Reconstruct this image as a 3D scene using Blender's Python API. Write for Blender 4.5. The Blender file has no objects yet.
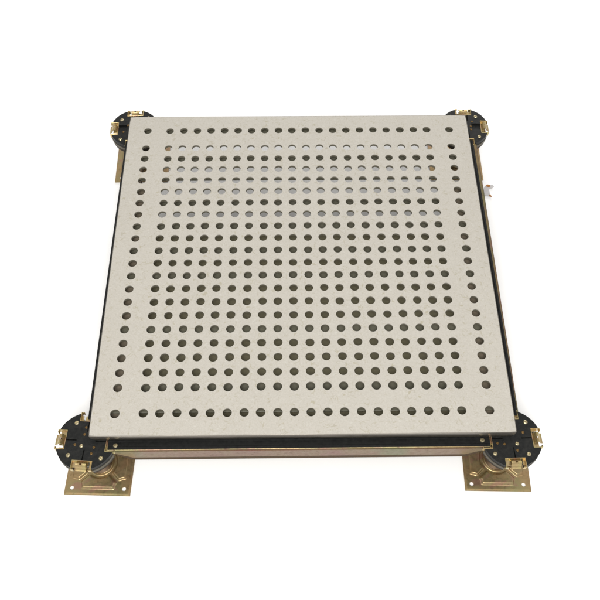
import bpy, bmesh, math, random
from mathutils import Vector, Matrix
random.seed(7)
sc = bpy.context.scene
COL = sc.collection
PI = math.pi
TOP = 0.120            # height of the panel's walking surface above the floor (m)

# ------------------------------------------------------------------ helpers
def link(name, me, mat=None, parent=None, loc=(0, 0, 0), rotz=0.0, smooth=None):
    o = bpy.data.objects.new(name, me)
    COL.objects.link(o)
    if mat is not None:
        me.materials.clear(); me.materials.append(mat)
    o.parent = parent
    o.location = loc
    o.rotation_euler = (0, 0, rotz)
    if smooth is not None:
        me.shade_smooth() if smooth >= 180 else smooth_angle(me, smooth)
    return o

def smooth_angle(me, deg):
    bm = bmesh.new(); bm.from_mesh(me)
    lim = math.radians(deg)
    for f in bm.faces: f.smooth = True
    for e in bm.edges:
        e.smooth = not (len(e.link_faces) == 2 and e.calc_face_angle(0) > lim)
    bm.to_mesh(me); bm.free()

def mesh_of(bm, name):
    bmesh.ops.recalc_face_normals(bm, faces=bm.faces)
    me = bpy.data.meshes.new(name); bm.to_mesh(me); bm.free()
    return me

def add_box(bm, x0, x1, y0, y1, z0, z1, bev=0.0, seg=2):
    r = bmesh.ops.create_cube(bm, size=1)
    vs = r['verts']
    for v in vs:
        v.co = Vector((x0 + (v.co.x + .5) * (x1 - x0), y0 + (v.co.y + .5) * (y1 - y0), z0 + (v.co.z + .5) * (z1 - z0)))
    if bev:
        es = list({e for v in vs for e in v.link_edges})
        bmesh.ops.bevel(bm, geom=es, offset=bev, segments=seg, affect='EDGES', profile=.5)

def add_lathe(bm, prof, seg=48, cx=0, cy=0):
    """prof: list of (r, z); r=0 ends are closed to a point"""
    rings = []
    for r, z in prof:
        if r < 1e-7:
            rings.append([bm.verts.new((cx, cy, z))])
        else:
            rings.append([bm.verts.new((cx + r * math.cos(2 * PI * k / seg), cy + r * math.sin(2 * PI * k / seg), z)) for k in range(seg)])
    for a, b in zip(rings, rings[1:]):
        for k in range(seg):
            j = (k + 1) % seg
            if len(a) == 1 and len(b) == 1: continue
            if len(a) == 1: bm.faces.new((a[0], b[k], b[j]))
            elif len(b) == 1: bm.faces.new((a[k], b[0], a[j]))
            else: bm.faces.new((a[k], b[k], b[j], a[j]))

def add_prism(bm, pts, z0, z1):
    lo = [bm.verts.new((x, y, z0)) for x, y in pts]
    hi = [bm.verts.new((x, y, z1)) for x, y in pts]
    n = len(pts)
    for k in range(n):
        j = (k + 1) % n
        bm.faces.new((lo[k], lo[j], hi[j], hi[k]))
    a = bm.faces.new(hi); b = bm.faces.new(lo)
    a.normal_update(); b.normal_update()
    bmesh.ops.triangulate(bm, faces=[a, b], ngon_method='EAR_CLIP')

def cut(me, cutter):
    """boolean difference evaluated into a new mesh"""
    a = bpy.data.objects.new('work', me); b = bpy.data.objects.new('work', cutter)
    COL.objects.link(a); COL.objects.link(b)
    m = a.modifiers.new('b', 'BOOLEAN'); m.operation = 'DIFFERENCE'; m.object = b; m.solver = 'EXACT'
    dg = bpy.context.evaluated_depsgraph_get(); dg.update()
    out = bpy.data.meshes.new_from_object(a.evaluated_get(dg))
    bpy.data.objects.remove(a); bpy.data.objects.remove(b)
    return out

def thing(name, label, cat, loc, rotz=0, group=None):
    o = bpy.data.objects.new(name, None); COL.objects.link(o)
    o.empty_display_size = .02
    o.location = loc; o.rotation_euler = (0, 0, rotz)
    o['label'] = label; o['category'] = cat
    if group: o['group'] = group
    return o

# ------------------------------------------------------------------ materials
class NT:
    def __init__(s, name):
        s.m = bpy.data.materials.new(name); s.m.use_nodes = True
        s.t = s.m.node_tree; s.b = s.t.nodes['Principled BSDF']
        s.tc = s.t.nodes.new('ShaderNodeTexCoord')
    def n(s, kind, **kw):
        nd = s.t.nodes.new(kind)
        for k, v in kw.items(): setattr(nd, k, v)
        return nd
    def l(s, a, b): s.t.links.new(a, b)
    def noise(s, scale, detail=3, rough=.5, dist=0, vec=None):
        nd = s.n('ShaderNodeTexNoise')
        nd.inputs['Scale'].default_value = scale; nd.inputs['Detail'].default_value = detail
        nd.inputs['Roughness'].default_value = rough; nd.inputs['Distortion'].default_value = dist
        s.l(vec if vec is not None else s.tc.outputs['Object'], nd.inputs['Vector'])
        return nd
    def ramp(s, src, stops, interp='LINEAR'):
        r = s.n('ShaderNodeValToRGB'); cr = r.color_ramp; cr.interpolation = interp
        while len(cr.elements) < len(stops): cr.elements.new(.5)
        for e, (p, c) in zip(cr.elements, stops):
            e.position = p; e.color = (c if len(c) == 4 else (*c, 1)) if not isinstance(c, (int, float)) else (c, c, c, 1)
        s.l(src, r.inputs['Fac']); return r
    def mix(s, fac, a, b, mode='MIX'):
        m = s.n('ShaderNodeMix', data_type='RGBA', blend_type=mode)
        for sock, v in ((m.inputs['Factor'], fac), (m.inputs[6], a), (m.inputs[7], b)):
            if hasattr(v, 'is_linked') or hasattr(v, 'links'): s.l(v, sock)
            elif isinstance(v, (int, float)): sock.default_value = v
            else: sock.default_value = (*v, 1)
        return m.outputs[2]
    def math(s, op, a, b=0.0):
        m = s.n('ShaderNodeMath', operation=op)
        for sock, v in ((m.inputs[0], a), (m.inputs[1], b)):
            if isinstance(v, (int, float)): sock.default_value = v
            else: s.l(v, sock)
        return m.outputs[0]
    def bump(s, h, strength, dist):
        b = s.n('ShaderNodeBump'); b.inputs['Strength'].default_value = strength; b.inputs['Distance'].default_value = dist
        s.l(h, b.inputs['Height']); s.l(b.outputs[0], s.b.inputs['Normal'])
    def set(s, **kw):
        for k, v in kw.items():
            i = s.b.inputs[k.replace('_', ' ')]
            if hasattr(v, 'links') and not isinstance(v, (int, float, tuple)): s.l(v, i)
            elif isinstance(v, tuple): i.default_value = (*v, 1)
            else: i.default_value = v
        return s.m

def make_laminate():
    t = NT('speckled_laminate')
    col = None
    big = t.noise(9, 3, .6)
    base = t.ramp(big.outputs[0], [(.3, (.415, .390, .344)), (.7, (.441, .416, .369))]).outputs[0]
    grain = t.noise(420, 3, .7)
    base = t.mix(.55, base, t.ramp(grain.outputs[0], [(.3, (.372, .350, .306)), (.7, (.484, .458, .409))]).outputs[0])
    specs = [(95, 3.1, (.315, .285, .195), .022, .64), (120, 17.7, (.34, .315, .235), .020, .58),
             (75, 41.3, (.315, .285, .215), .018, .58), (105, 63.9, (.53, .52, .475), .028, .3)]
    for sc_, off, c, w, amt in specs:
        mp = t.n('ShaderNodeMapping'); mp.inputs['Location'].default_value = (off, off * .7, off * .3)
        t.l(t.tc.outputs['Object'], mp.inputs['Vector'])
        a = t.noise(sc_, 1, .4, .8, mp.outputs[0])
        d = t.math('ABSOLUTE', t.math('SUBTRACT', a.outputs[0], .5))
        line = t.ramp(d, [(0, 1.0), (w * .5, .8), (w, 0.0)]).outputs[0]
        msk = t.noise(sc_ * 1.05, 1, .5, 0, mp.outputs[0])
        mp2 = t.n('ShaderNodeMapping'); mp2.inputs['Location'].default_value = (off * 2.1, -off, off)
        t.l(t.tc.outputs['Object'], mp2.inputs['Vector']); t.l(mp2.outputs[0], msk.inputs['Vector'])
        seg = t.ramp(msk.outputs[0], [(.53, 0.0), (.62, 1.0)]).outputs[0]
        f = t.math('MULTIPLY', t.math('MULTIPLY', line, seg), amt)
        base = t.mix(f, base, c)
    t.bump(grain.outputs[0], .06, .0006)
    return t.set(Base_Color=base, Roughness=.55, Specular_IOR_Level=.25)

def make_zinc(name, k=1.0, pink=.5, rough=.36, metal=.75, olive=0):
    t = NT(name)
    a = t.noise(26, 4, .6, 1.2)
    c1 = t.ramp(a.outputs[0], [(.28, (.30 * k, .215 * k, .085 * k)), (.42, (.44 * k, .33 * k, .15 * k)), (.52, (.36 * k, .33 * k, .15 * k)),
                               (.62, (.42 * k, .25 * k, .17 * k)), (.75, (.30 * k, .28 * k, .12 * k))]).outputs[0]
    b = t.noise(11, 3, .5, .6)
    c2 = t.ramp(b.outputs[0], [(.35, (.42 * k, .20 * k, .165 * k)), (.55, (.42 * k, .265 * k, .16 * k)), (.7, (.33 * k, .33 * k, .17 * k))]).outputs[0]
    c = t.mix(pink, c1, c2)
    if olive: c = t.mix(olive, c, (.44 * k, .35 * k, .15 * k))
    dirt = t.noise(140, 4, .7)
    dm = t.ramp(dirt.outputs[0], [(.56, 0.0), (.74, 1.0)]).outputs[0]
    c = t.mix(t.math('MULTIPLY', dm, .5), c, (.11 * k, .07 * k, .035 * k))
    r = t.ramp(dirt.outputs[0], [(.3, rough - .08), (.7, rough + .14)]).outputs[0]
    t.bump(dirt.outputs[0], .12, .0006)
    return t.set(Base_Color=c, Metallic=metal, Roughness=r)

def make_plain(name, c, c2=None, rough=.5, spec=.5, metal=0.0, scale=160, bump=.05):
    t = NT(name)
    a = t.noise(scale, 4, .65)
    col = t.ramp(a.outputs[0], [(.35, c), (.68, c2 or c)]).outputs[0]
    r = t.ramp(a.outputs[0], [(.3, max(rough - .08, .03)), (.7, rough + .1)]).outputs[0]
    if bump: t.bump(a.outputs[0], bump, .0005)
    return t.set(Base_Color=col, Roughness=r, Specular_IOR_Level=spec, Metallic=metal)

M = {}
M['laminate'] = make_laminate()
M['trim'] = make_plain('edge_trim_metal', (.20, .185, .16), (.22, .20, .175), .34, .5, .75, scale=25, bump=0)
M['steel'] = make_plain('olive_steel', (.14, .128, .094), (.18, .166, .126), .5, .3)
M['skirt'] = make_plain('dark_steel_skirt', (.028, .025, .020), (.045, .040, .03), .35, .4, scale=80)
M['rib'] = make_plain('rib_steel', (.125, .119, .085), (.155, .148, .110), .45, .35)
M['pan'] = make_plain('pan_steel', (.235, .212, .135), (.29, .262, .17), .5, .3)
M['ledge'] = make_plain('ledge_steel', (.15, .125, .09), (.20, .165, .12), .5, .3)
M['brown'] = make_plain('shade_brown', (.075, .045, .022), (.12, .075, .04), .45, .35, .4)  # stem colour, darkened to stand in for the shadow beneath the head
M['dark_band'] = make_plain('dark_brown_band', (.055, .036, .020), (.085, .056, .032), .6, .08)
M['under'] = make_plain('head_shadow_brown', (.022, .015, .009), (.035, .025, .014), .6, .2)
M['gasket'] = make_plain('black_gasket', (.0075, .0078, .0075), (.013, .0135, .0128), .42, .16, scale=220)
M['cap'] = make_plain('black_head_plastic', (.0075, .008, .0078), (.015, .0155, .0145), .5, .18, scale=260, bump=.1)
def make_cap():
    t = NT('black_head_plastic')
    a = t.noise(260, 4, .65); b = t.noise(55, 5, .7, .8)
    mp = t.n('ShaderNodeMapping'); mp.inputs['Scale'].default_value = (1, 14, 1); mp.inputs['Rotation'].default_value = (0, 0, .6)
    t.l(t.tc.outputs['Object'], mp.inputs['Vector'])
    sc1 = t.noise(90, 3, .6, .3, mp.outputs[0])
    col = t.ramp(a.outputs[0], [(.35, (.0075, .008, .0078)), (.68, (.014, .0145, .0135))]).outputs[0]
    col = t.mix(t.math('MULTIPLY', t.ramp(b.outputs[0], [(.5, 0.0), (.7, 1.0)]).outputs[0], .55), col, (.026, .025, .022))
    col = t.mix(t.math('MULTIPLY', t.ramp(sc1.outputs[0], [(.66, 0.0), (.72, 1.0)]).outputs[0], .45), col, (.05, .048, .042))
    r = t.ramp(b.outputs[0], [(.35, .38), (.7, .62)]).outputs[0]
    t.bump(a.outputs[0], .12, .0005)
    return t.set(Base_Color=col, Roughness=r, Specular_IOR_Level=.2)
M['cap'] = make_cap()
M['zinc'] = make_zinc('yellow_zinc', .88, .32, .34, .8)
M['zinc_tube'] = make_zinc('pinkish_zinc', .62, .85, .34)
M['zinc_tube'] = make_zinc('pinkish_zinc', .47, .75, .30, .72)
M['zinc_brown'] = make_zinc('brownish_zinc', .52, .2, .36, .7)
M['zinc_bright'] = make_zinc('bright_zinc', 1.0, .1, .25, .8, .6)
M['zinc_disc'] = make_plain('dull_zinc_disc', (.085, .075, .055), (.125, .112, .085), .5, .3, .3)
M['clip'] = make_zinc('silvery_zinc', 1.3, .1, .25, .8)
M['screw'] = make_plain('screw_steel', (.36, .30, .17), (.52, .46, .31), .3, .5, .85)
M['rivet'] = make_plain('brown_rivet', (.13, .075, .022), (.22, .13, .045), .45, .4, .6)
M['floor'] = make_plain('white_studio_floor', (.92, .92, .92), (.935, .935, .935), .7, .1, scale=3, bump=0)
M['cutout'] = make_plain('grey_white_remnant', (.46, .445, .445), (.53, .515, .51), .8, .1)
M['rust'] = make_plain('remnant_orange', (.33, .12, .025), (.42, .22, .08), .7, .1, scale=300)

# ------------------------------------------------------------------ floor
bm = bmesh.new()
bmesh.ops.create_grid(bm, x_segments=8, y_segments=8, size=15)
fl = link('floor', mesh_of(bm, 'floor'), M['floor'])
fl['kind'] = 'structure'

# ------------------------------------------------------------------ perforated panel
panel = thing('perforated_panel', 'square beige-white speckled panel with a grid of round holes lying on four pedestals',
              'floor panel', (0, 0, TOP - .0195))
PZ = TOP - (TOP - .0195)      # panel top in panel space
C_, B_ = .2661, .2264
pitch = 2 * B_ / 19
xs = [-C_] + [-B_ + pitch * k for k in range(20)] + [C_]
def bounds(E):
    return [-E] + [(a + b) / 2 for a, b in zip(xs, xs[1:])] + [E]
jit = {(i, j): (random.uniform(-.0004, .0004), random.uniform(-.0004, .0004), random.uniform(-.00018, .00018)) for i in range(22) for j in range(22)}

def perforated(name, E, zt, zb, R, seg=24, corner=0.0, bottom=True):
    verts, faces, key = [], [], {}
    def V(x, y, z):
        k = (round(x, 6), round(y, 6), round(z, 6))
        if k not in key: key[k] = len(verts); verts.append((x, y, z))
        return key[k]
    bd = bounds(E)
    for i in range(22):
        for j in range(22):
            x0, x1, y0, y1 = bd[i], bd[i + 1], bd[j], bd[j + 1]
            dx, dy, dr = jit[i, j]
            cx, cy, r = xs[i] + dx, xs[j] + dy, R + dr
            sq, ci = [], []
            for k in range(seg):
                a = 2 * PI * k / seg
                c, s = math.cos(a), math.sin(a); m = max(abs(c), abs(s))
                x = (x0 + x1) / 2 + c / m * (x1 - x0) / 2; y = (y0 + y1) / 2 + s / m * (y1 - y0) / 2
                if corner and abs(abs(x) - E) < 1e-6 and abs(abs(y) - E) < 1e-6:
                    x -= math.copysign(corner, x); y -= math.copysign(corner, y)
                sq.append((x, y)); ci.append((cx + r * c, cy + r * s))
            for k in range(seg):
                n = (k + 1) % seg
                faces.append((V(*ci[k], zt), V(*sq[k], zt), V(*sq[n], zt), V(*ci[n], zt)))
                if bottom: faces.append((V(*ci[n], zb), V(*sq[n], zb), V(*sq[k], zb), V(*ci[k], zb)))
                faces.append((V(*ci[k], zb), V(*ci[k], zt), V(*ci[n], zt), V(*ci[n], zb)))
                mx = (sq[k][0] + sq[n][0]) / 2; my = (sq[k][1] + sq[n][1]) / 2
                if abs(mx) > E - .002 or abs(my) > E - .002:
                    if abs(mx) > E - 2e-3 and (abs(sq[k][0]) > E - 2e-3 and abs(sq[n][0]) > E - 2e-3) or (abs(sq[k][1]) > E - 2e-3 and abs(sq[n][1]) > E - 2e-3):
                        faces.append((V(*sq[k], zt), V(*sq[k], zb), V(*sq[n], zb), V(*sq[n], zt)))
    me = bpy.data.meshes.new(name); me.from_pydata(verts, [], faces); me.update()
    return me

link('laminate_top', perforated('laminate_top', .2991, PZ, PZ - .0013, .0067, corner=.0006), M['laminate'], panel)
link('steel_sheet', perforated('steel_sheet', .2978, PZ - .0015, PZ - .0050, .00672), M['steel'], panel)

def rrect(h, r, n=6):
    pts = []
    for q, (sx, sy) in enumerate(((1, 1), (-1, 1), (-1, -1), (1, -1))):
        for k in range(n + 1):
            a = PI / 2 * q + PI / 2 * k / n
            pts.append((sx * (h - r) + r * math.cos(a), sy * (h - r) + r * math.sin(a)))
    return pts

def ring_loft(bm, loops):
    """loops: list of (pts, z), closed around into a torus-like ring"""
    vs = [[bm.verts.new((x, y, z)) for x, y in p] for p, z in loops]
    n = len(vs[0])
    for a, b in zip(vs, vs[1:] + vs[:1]):
        for k in range(n):
            j = (k + 1) % n
            bm.faces.new((a[k], a[j], b[j], b[k]))
def frame(name, o, i, zt, zb, r, bev):
    bm = bmesh.new()
    ring_loft(bm, [(rrect(i, max(r - (o - i), .0004)), zt), (rrect(o - bev, max(r - bev, .0004)), zt), (rrect(o - bev * .3, max(r - bev * .3, .0004)), zt - bev * .3),
                   (rrect(o, r), zt - bev), (rrect(o, r), zb + bev), (rrect(o - bev, max(r - bev, .0004)), zb), (rrect(i, max(r - (o - i), .0004)), zb)])
    return mesh_of(bm, name)
link('edge_trim', frame('edge_trim', .3000, .29925, PZ + .0001, PZ - .0095, .0026, .0007), M['trim'], panel, smooth=40)
link('steel_skirt', frame('steel_skirt', .2982, .2945, PZ - .0097, PZ - .0193, .0026, .0006), M['skirt'], panel, smooth=40)

# cross ribs welded under the sheet, seen through the holes
RIBS = [(.2661, .016, .013), (.2026, .016, .018), (.1549 + .005, .010, .016), (.1072, .0155, .020), (.0596, .0135, .0155), (.0119, .0135, .016), (-.0357, .0135, .014), (-.1311, .0135, .012), (-.2264, .0135, .018), (-.2589, .0135, .013)]
for y, w, dz in RIBS:
    bm = bmesh.new()
    yc = y + (y + .686) / 1.03 * dz
    add_box(bm, -.2935, .2935, yc - w / 2, yc + w / 2, PZ - dz - .0025, PZ - dz, .0006)
    for sx in (-.292, .292):      # two welded hangers hold the bar to the sheet
        add_box(bm, sx - .0012, sx + .0012, yc - w / 2 + .002, yc + w / 2 - .002, PZ - dz - .001, PZ - .0051)
    link('cross_rib', mesh_of(bm, 'cross_rib'), M['rib'], panel)
# shallow pressed pan closing the nearer part of the underside, and plain ledges along both sides
bm = bmesh.new()
y0, y1, zb = -.2790, .0900, PZ - .034
add_box(bm, -.2560, .2560, y0, y1, zb - .0012, zb)
add_box(bm, -.2575, -.2562, y0, y1, zb - .0010, PZ - .0052); add_box(bm, .2562, .2575, y0, y1, zb - .0010, PZ - .0052)
add_box(bm, -.2560, .2560, y0 - .0014, y0 - .0002, zb - .0010, PZ - .0052)
link('pan', mesh_of(bm, 'pan'), M['pan'], panel)
for s in (-1, 1):
    bm = bmesh.new()
    a, b = sorted((s * .2600, s * .2940))
    add_box(bm, a, b, -.2780, .1560, PZ - .0187, PZ - .0171, .0004, 1)
    link('side_ledge', mesh_of(bm, 'side_ledge'), M['ledge'], panel)

# ------------------------------------------------------------------ stringers
SH, SW = .037, .028
def make_stringer(L, gw, gshift, gskew):
    """local X along the bar, origin at its lower middle; gw gasket width, gshift sideways offset"""
    bm = bmesh.new()
    s = .030
    prof = [(-L / 2, SH), (L / 2, SH), (L / 2, SH - .006), (L / 2 - s, 0), (-L / 2 + s, 0), (-L / 2, SH - .006)]
    a = [bm.verts.new((x, -SW / 2, z)) for x, z in prof]; b = [bm.verts.new((x, SW / 2, z)) for x, z in prof]
    bm.faces.new(a); bm.faces.new(b[::-1])
    for k in range(6):
        j = (k + 1) % 6; bm.faces.new((a[k], b[k], b[j], a[j]))
    bmesh.ops.recalc_face_normals(bm, faces=bm.faces)
    es = [e for e in bm.edges if abs(e.verts[0].co.y - e.verts[1].co.y) < 1e-6]
    bmesh.ops.bevel(bm, geom=es, offset=.0022, segments=3, affect='EDGES', profile=.5)
    tube = mesh_of(bm, 'tube'); smooth_angle(tube, 40)
    cheeks = []
    for sy in (-1, 1):
        bm = bmesh.new(); d = .0105
        prof2 = [(-L / 2 + .001, SH - .0012), (L / 2 - .001, SH - .0012), (L / 2 - .001, SH - .0035), (L / 2 - s - .002, d), (-L / 2 + s + .002, d), (-L / 2 + .001, SH - .0035)]
        ya, yb = sorted((sy * (SW / 2 - .001), sy * (SW / 2 + .0009)))
        a = [bm.verts.new((x, ya, z)) for x, z in prof2]; b = [bm.verts.new((x, yb, z)) for x, z in prof2]
        bm.faces.new(a); bm.faces.new(b[::-1])
        for k in range(6):
            j = (k + 1) % 6; bm.faces.new((a[k], b[k], b[j], a[j]))
        bmesh.ops.bevel(bm, geom=list(bm.edges), offset=.0005, segments=2, affect='EDGES')
        cheeks.append(mesh_of(bm, 'side_plate')); smooth_angle(cheeks[-1], 40)
    lowers = []  # dark brown band along the lower edge, following the sloped ends
    for sy in (-1, 1):
        bm = bmesh.new(); e = .0003
        add_prism(bm, [(-L / 2 + .0005, SH - .0065), (-L / 2 + s, e), (L / 2 - s, e), (L / 2 - .0005, SH - .0065), (L / 2 - .0015, SH - .0040), (L / 2 - s - .002, d - .0004), (-L / 2 + s + .002, d - .0004), (-L / 2 + .0015, SH - .0040)], 0, .0015)
        ya = sy * (SW / 2 - .0011)
        for v in bm.verts: v.co = Vector((v.co.x, ya + sy * v.co.z, v.co.y))
        lowers.append(mesh_of(bm, 'lower_band'))
    bm = bmesh.new()
    for y0, y1, z1 in ((-gw / 2, gw / 2, .0012), (-gw / 2 + .0015, -gw / 2 + .004, .0019), (gw / 2 - .004, gw / 2 - .0015, .0019), (-.0015, .0015, .0017)):
        add_box(bm, -L / 2 + .0006, L / 2 - .0006, y0, y1, SH + (.0002 if z1 == .0012 else .0008), SH + z1, .0004, 1)
    for v in bm.verts: v.co.y += gshift + gskew * (v.co.x / (L / 2))
    gk = mesh_of(bm, 'gasket_strip')
    bm = bmesh.new()
    add_lathe(bm, [(0, .0008), (.0009, .0008), (.0013, .0019), (.0030, .0017), (.0034, .0008), (.0034, -.002), (0, -.002)], 20)
    bolt = mesh_of(bm, 'bolt'); smooth_angle(bolt, 35)
    return tube, gk, bolt, cheeks, lowers

def stringer(label, p0, p1, gw, gshift, gskew, bolts=(0.0, 0.0)):
    d = Vector(p1) - Vector(p0); L = d.length; mid = (Vector(p0) + Vector(p1)) / 2
    t = thing('stringer', label, 'stringer', (mid.x, mid.y, TOP - .0205 - .0012 - SH), math.atan2(d.y, d.x), 'zinc stringers between the pedestals')
    tube, gk, bolt, cheeks, lowers = make_stringer(L, gw, gshift, gskew)
    link('tube', tube, M['zinc_brown'], t)
    for c in cheeks: link('side_plate', c, M['zinc_tube'], t)
    for c in lowers: link('lower_band', c, M['dark_band'], t)
    link('gasket_strip', gk, M['gasket'], t)
    for s, by in zip((-1, 1), bolts):
        link('bolt', bolt.copy(), M['screw'], t, (s * (L / 2 - .0115), by, SH + .0012))
    return t
ZS = TOP - .0205
stringer('pinkish zinc stringer with black top strip in full view under the near panel edge', (-.2765, -.2995), (.2660, -.2995), .0262, .0006, 0, (-.0068, -.0040))
stringer('zinc stringer with golden outer rim showing along the right edge of the panel', (.2986, -.2660), (.3032, .2600),   .024, .0012, .0020)
stringer('zinc stringer under the left edge of the panel, only a thin dark line showing', (-.2948, -.2660), (-.2942, .2600), .0285, 0, 0)
stringer('zinc stringer under the far edge of the panel, glimpsed only through holes', (-.2590, .2960), (.2640, .2960), .026, 0, 0)

# ------------------------------------------------------------------ pedestals
RH = .0425
def head_outline(w, rin, slot_w=0, slot_in=0, r=RH, seg=14):
    pts = []
    h = w / 2; ang = math.asin(h / r)
    for q in range(4):
        a0 = q * PI / 2
        c, s = math.cos(a0), math.sin(a0)
        loc = [(math.sqrt(r * r - h * h), -h), (rin, -h)]
        if slot_w: loc += [(rin, -slot_w / 2), (slot_in, -slot_w / 2), (slot_in, slot_w / 2), (rin, slot_w / 2)]
        loc += [(rin, h), (math.sqrt(r * r - h * h), h)]
        pts += [(x * c - y * s, x * s + y * c) for x, y in loc]
        for k in range(1, seg):
            a = a0 + ang + (PI / 2 - 2 * ang) * k / seg
            pts.append((r * math.cos(a), r * math.sin(a)))
    return pts

# heights in pedestal space (floor = 0)
HT = TOP - .0200
NW, NI = .0300, .0285
bm = bmesh.new(); add_prism(bm, head_outline(NW, NI, .0018, .0135), HT - .0032, HT)
top_me = mesh_of(bm, 'head_cap')
bm = bmesh.new(); add_prism(bm, head_outline(NW, NI, 0, 0, RH - .0001), HT - .0085, HT - .0033)
low_me = mesh_of(bm, 'cap_base')
bm = bmesh.new(); add_prism(bm, head_outline(NW, NI, .0145, .0125), HT - .0032, HT)
open_me = mesh_of(bm, 'head_cap')
bm = bmesh.new()
add_prism(bm, head_outline(NW - .0006, .0335, r=RH + .0006, seg=24), HT - .0142, HT - .0087)
add_lathe(bm, [(0, HT - .0143), (.016, HT - .0143), (.014, HT - .0205), (0, HT - .0205)], 40)
disc_me = mesh_of(bm, 'head_disc'); smooth_angle(disc_me, 25)
bm = bmesh.new()
add_prism(bm, head_outline(NW - .0006, .0320, r=RH - .0006, seg=24), HT - .0215, HT - .0144)
under_me = mesh_of(bm, 'head_shade_flange'); smooth_angle(under_me, 25)

# clip: floor, two ears, frame lips and an arched tab with a round hole
def clip_mesh():
    bm = bmesh.new()
    zf = HT - .0052
    W2 = .0144
    add_box(bm, .0290, .0382, -W2, .0076, zf, zf + .0012, .0003, 1)
    add_box(bm, .0290, .0382, .0106, W2, zf, zf + .0012, .0003, 1)
    for s in (-1, 1):       # ears with a hooked outer end
        y0, y1 = sorted((s * (W2 + .0002), s * (W2 - .0010)))
        add_box(bm, .0290, .0425, y0, y1, zf - .0030, HT + .0003, .0004, 1)
        y0, y1 = sorted((s * (W2 - .0008), s * (W2 - .0042)))
        add_box(bm, .0416, .0427, y0, y1, zf - .0028, HT - .0006, .0004, 1)
    add_box(bm, .0287, .0298, -W2, W2, zf - .002, HT + .0005, .0003, 1)
    base = mesh_of(bm, 'base')
    prof = [(.0292, HT - .0030), (.0305, HT - .0026), (.0322, HT - .0008), (.0338, HT + .0022), (.0360, HT + .0040), (.0385, HT + .0036), (.0408, HT + .0014), (.0424, HT - .0014), (.0442, HT - .0030), (.0464, HT - .0034)]
    prof = [(.0292 + (x - .0292) * .84, z) for x, z in prof]
    th = .0012; hw = .0072
    bm = bmesh.new()
    rows = []
    for k, (x, z) in enumerate(prof):
        a = prof[max(k - 1, 0)]; b = prof[min(k + 1, len(prof) - 1)]
        t = Vector((b[0] - a[0], 0, b[1] - a[1])).normalized(); n = Vector((-t.z, 0, t.x))
        p = Vector((x, 0, z)); q = p - n * th
        rows.append([bm.verts.new((p.x, -hw, p.z)), bm.verts.new((p.x, hw, p.z)), bm.verts.new((q.x, hw, q.z)), bm.verts.new((q.x, -hw, q.z))])
    for r0, r1 in zip(rows, rows[1:]):
        for k in range(4):
            j = (k + 1) % 4; bm.faces.new((r0[k], r0[j], r1[j], r1[k]))
    bm.faces.new(rows[0]); bm.faces.new(rows[-1][::-1])
    tab = mesh_of(bm, 'tab')
    bm = bmesh.new(); bmesh.ops.create_cone(bm, cap_ends=True, segments=20, radius1=.0017, radius2=.0017, depth=.02, matrix=Matrix.Translation((.0354, 0, HT)))
    tab = cut(tab, mesh_of(bm, 'c'))
    smooth_angle(tab, 40)
    return base, tab
clip_base_me, clip_tab_me = clip_mesh()

# embossed base plate: height field + bored corner holes
def plate_mesh():
    H, N, th = .0495, 110, .0020
    def ss(a, b, x):
        t = min(max((x - a) / (b - a), 0), 1); return t * t * (3 - 2 * t)
    def h(x, y):
        ax, ay = abs(x), abs(y)
        r = math.hypot(x, y)
        e = ss(.0405, .0380, max(ax, ay))                       # flat rim
        cd = math.hypot(.0385 - ax, .0385 - ay)
        c = ss(.0135, .0165, cd)                                # round corner lands
        dg = ss(.0016, .0046, abs(ax - ay) / 1.414)             # valley on the diagonal
        bo = ss(.0225, .0255, r)                                # ring valley round the boss
        z = .0034 * e * c * dg * bo
        z = max(z, .0036 * ss(.0195, .0170, r))                 # boss
        rim = .0004 * ss(.0465, .0490, max(ax, ay))
        return z - rim
    bm = bmesh.new()
    def grid(f):
        return [[bm.verts.new((-H + 2 * H * i / N, -H + 2 * H * j / N, f(-H + 2 * H * i / N, -H + 2 * H * j / N))) for j in range(N + 1)] for i in range(N + 1)]
    up = grid(lambda x, y: th + .0004 + h(x, y)); dn = grid(lambda x, y: 0.0002)
    for i in range(N):
        for j in range(N):
            bm.faces.new((up[i][j], up[i + 1][j], up[i + 1][j + 1], up[i][j + 1]))
            bm.faces.new((dn[i][j], dn[i][j + 1], dn[i + 1][j + 1], dn[i + 1][j]))
    for k in range(N):
        bm.faces.new((up[k][0], dn[k][0], dn[k + 1][0], up[k + 1][0])); bm.faces.new((up[k][N], up[k + 1][N], dn[k + 1][N], dn[k][N]))
        bm.faces.new((up[0][k], up[0][k + 1], dn[0][k + 1], dn[0][k])); bm.faces.new((up[N][k], dn[N][k], dn[N][k + 1], up[N][k + 1]))
    me = mesh_of(bm, 'base_plate')
    bm = bmesh.new()
    for sx in (-1, 1):
        for sy in (-1, 1):
            bmesh.ops.create_cone(bm, cap_ends=True, segments=20, radius1=.0031, radius2=.0031, depth=.02, matrix=Matrix.Translation((sx * .0392, sy * .0392, .0)))
    me = cut(me, mesh_of(bm, 'c'))
    smooth_angle(me, 50)
    return me
plate_me = plate_mesh()

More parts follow.
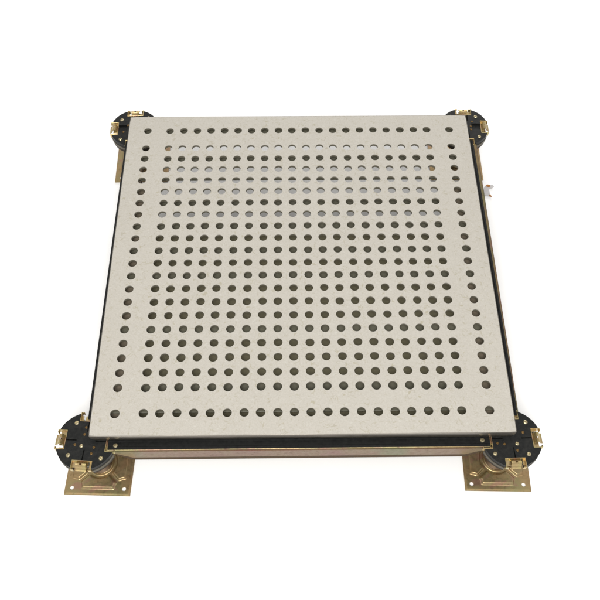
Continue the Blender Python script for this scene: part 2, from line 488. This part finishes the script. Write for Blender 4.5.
bm = bmesh.new()
add_lathe(bm, [(.0, .0052), (.0172, .0052), (.0172, .0072), (.0128, .0095), (.0125, .060), (.0112, .0605), (.0, .0605)], 40)
stem_me = mesh_of(bm, 'stem'); smooth_angle(stem_me, 35)
bm = bmesh.new()
prof = [(0, .058)]
z = .058
while z < HT - .0208:
    prof += [(.0082, z), (.0090, z + .0008)]; z += .0016
prof += [(0, HT - .0203)]
add_lathe(bm, prof, 28)
rod_me = mesh_of(bm, 'threaded_rod'); smooth_angle(rod_me, 60)
bm = bmesh.new()
add_prism(bm, [(.0155 * math.cos(PI / 3 * k), .0155 * math.sin(PI / 3 * k)) for k in range(6)], .0608, .0708)
bmesh.ops.bevel(bm, geom=[e for e in bm.edges], offset=.0006, segments=1, affect='EDGES')
nut_me = mesh_of(bm, 'lock_nut')

bm = bmesh.new()   # pan-head screw with a cross recess
add_lathe(bm, [(0, .0016), (.0016, .0019), (.0030, .0015), (.0039, .0004), (.0039, -.0015), (0, -.0015)], 24)
sm = mesh_of(bm, 'screw')
bm = bmesh.new()
add_box(bm, -.0024, .0024, -.00045, .00045, .0010, .004); b2 = mesh_of(bm, 'c')
sm = cut(sm, b2)
bm = bmesh.new(); add_box(bm, -.00045, .00045, -.0024, .0024, .0010, .004); screw_me = cut(sm, mesh_of(bm, 'c'))
smooth_angle(screw_me, 35)
bm = bmesh.new()
add_lathe(bm, [(0, .0003), (.0010, .0003), (.0016, .0009), (.0023, .0005), (.0024, -.001), (0, -.001)], 18)
rivet_me = mesh_of(bm, 'rivet'); smooth_angle(rivet_me, 40)

SCREWS = [(.0232, .0240), (-.0165, .0270), (-.0225, -.0215), (.0225, -.0250)]
def pedestal(label, px, py, hx, hy, hrot, prot, screws, rivets, bright, hole, taken):
    t = thing('pedestal', label, 'pedestal', (px, py, 0), 0, 'pedestals under the corners of the panel')
    link('base_plate', plate_me, M['zinc'], t, rotz=prot)
    ox, oy = hx - px, hy - py
    o = link('stem', stem_me, M['brown'], t, (ox * .3, oy * .3, 0))
    link('threaded_rod', rod_me, M['screw'], t, (ox * .5, oy * .5, 0))
    link('lock_nut', nut_me, M['zinc'], t, (ox * .5, oy * .5, 0), .3)
    disc = link('head_disc', disc_me, M['zinc_disc'], t, (ox, oy, 0), hrot)
    link('head_shade_flange', under_me, M['under'], t, (ox, oy, 0), hrot)  # dark ring added below the disc, painting the shadow under the head
    cap = link('head_cap', open_me if hole else top_me, M['cap'], t, (ox, oy, 0), hrot)
    link('cap_base', low_me, M['cap'], cap)
    for q in range(4):
        c = link('stringer_clip', clip_base_me, M['clip'], t, (ox, oy, 0), hrot + q * PI / 2)
        if q not in taken: link('tab', clip_tab_me, M['zinc_bright'], c)
    cr, sr = math.cos(hrot), math.sin(hrot)
    def put(name, me, mat, x, y, rz=0.0, sc_=1.0):
        s = link(name, me, mat, t, (ox + x, oy + y, HT), rz); s.scale = (sc_, sc_, sc_)
    for k, (x, y) in enumerate(screws): put('screw', screw_me, M['screw'], x, y, .4 + k * .8, .82)
    put('screw', screw_me, M['screw'], *bright, .75, .72)
    for x, y in rivets: put('rivet', rivet_me, M['rivet'], x, y, 0, .8)
    return t

pedestal('pedestal with round black head and golden base plate at the near left panel corner',
         -.3060, -.2985, -.3075, -.2985, math.radians(-4), math.radians(-2.2),
         [(-.0165, .0270), (-.0225, -.0210), (.0240, -.0260), (.0232, .0240)], [(-.0150, -.0055), (.0098, -.0190), (-.0021, .0200), (.0123, -.0099), (-.0031, .0095)], (-.0056, -.0078), False, (0, 1))
pedestal('pedestal with round black head and golden base plate at the near right panel corner',
         .2948, -.2985, .2972, -.3010, math.radians(1), math.radians(-1.5),
         [(.0230, .0240), (.0205, -.0235), (-.0270, -.0225), (-.0230, .0240)], [(.0169, .0087), (-.0216, -.0071), (-.0118, -.0085), (.0052, -.0179)], (.0062, -.0081), False, (1, 2))
pedestal('pedestal at the far left panel corner, a brown strip of base plate showing below it',
         -.2968, .2985, -.2957, .2925, math.radians(2), math.radians(1),
         [(-.0242, .0190), (-.0225, -.0270), (.0232, .0240), (.0235, -.0240)], [(-.0187, -.0100), (-.0120, .0060)], (.0060, -.0080), True, (0, 3))
pedestal('pedestal at the far right panel corner, its base plate almost hidden beside the stringer',
         .3010, .2975, .3008, .2920, math.radians(-2), math.radians(-1),
         [(.0225, .0230), (.0235, -.0250), (-.0230, .0240), (-.0230, -.0240)], [(.0146, .0110), (.0110, -.0003), (.0105, -.0080)], (-.0060, -.0080), True, (2, 3))

# ------------------------------------------------------------------ little scrap left by a cut-out, added beside the far right base plate
def remnant():
    t = thing('cutout_remnant', 'tiny grey-white cut-out scrap with rust-orange tips lying right of the panel', 'paper scrap', (.3565, .2220, 0))
    out = [(-.0095, -.0110), (-.0020, -.0125), (.0028, -.0150), (.0010, -.0060), (.0008, .0045), (.0060, .0050), (.0105, .0085), (.0085, .0125), (.0010, .0130), (-.0060, .0095), (-.0095, .0040)]
    bm = bmesh.new(); add_prism(bm, out, .0006, .0018)
    for v in bm.verts: v.co.z += 9 * (v.co.x * v.co.x) + 4 * max(v.co.y, 0) ** 2
    link('remnant_body', mesh_of(bm, 'remnant_body'), M['cutout'], t)
    for pts, nm in (([(-.0050, .0100), (.0010, .0080), (.0040, .0090), (.0036, .0124), (-.0015, .0138)], 'a'), ([(-.0012, -.0108), (.0012, -.0092), (.0030, -.0152), (.0002, -.0135)], 'b')):
        bm = bmesh.new(); add_prism(bm, pts, .0018, .0034)
        link('orange_tip', mesh_of(bm, 'orange_tip'), M['rust'], t)
remnant()

# ------------------------------------------------------------------ camera
cam = bpy.data.cameras.new('camera'); co = bpy.data.objects.new('camera', cam); COL.objects.link(co)
co.rotation_mode = 'XYZ'
co.rotation_euler = (5.31101957e-01, -5.20484067e-03, -1.20708000e-02)
co.location = (-.0145117534, -.686474959, 1.02943235 + TOP)
cam.sensor_width = 36; cam.lens = 36 * 775.368611 / 600
cam.clip_start = .01; cam.clip_end = 200
sc.camera = co

# ------------------------------------------------------------------ light: white studio, one big soft lamp over the camera, one smaller added low behind for the floor under the panel
w = bpy.data.worlds.new('World'); sc.world = w; w.use_nodes = True
w.node_tree.nodes['Background'].inputs[0].default_value = (1, .99, .97, 1)
w.node_tree.nodes['Background'].inputs[1].default_value = .74
def area(name, loc, target, size, power, color=(1, 1, 1)):
    l = bpy.data.lights.new(name, 'AREA'); l.shape = 'RECTANGLE'; l.size, l.size_y = size; l.energy = power; l.color = color
    o = bpy.data.objects.new(name, l); COL.objects.link(o); o.location = loc
    o.rotation_euler = (Vector(target) - Vector(loc)).to_track_quat('-Z', 'Y').to_euler()
area('key_softbox', (-.12, -1.3, 2.0), (0, -.05, 0), (1.1, .8), 43, (1, .985, .96))
area('rear_fill', (.35, 2.4, .85), (0, .2, .05), (1.8, .5), 24, (1, .99, .98))

sc.view_settings.view_transform = 'Standard'; sc.view_settings.look = 'None'
sc.view_settings.exposure = 0; sc.view_settings.gamma = 1
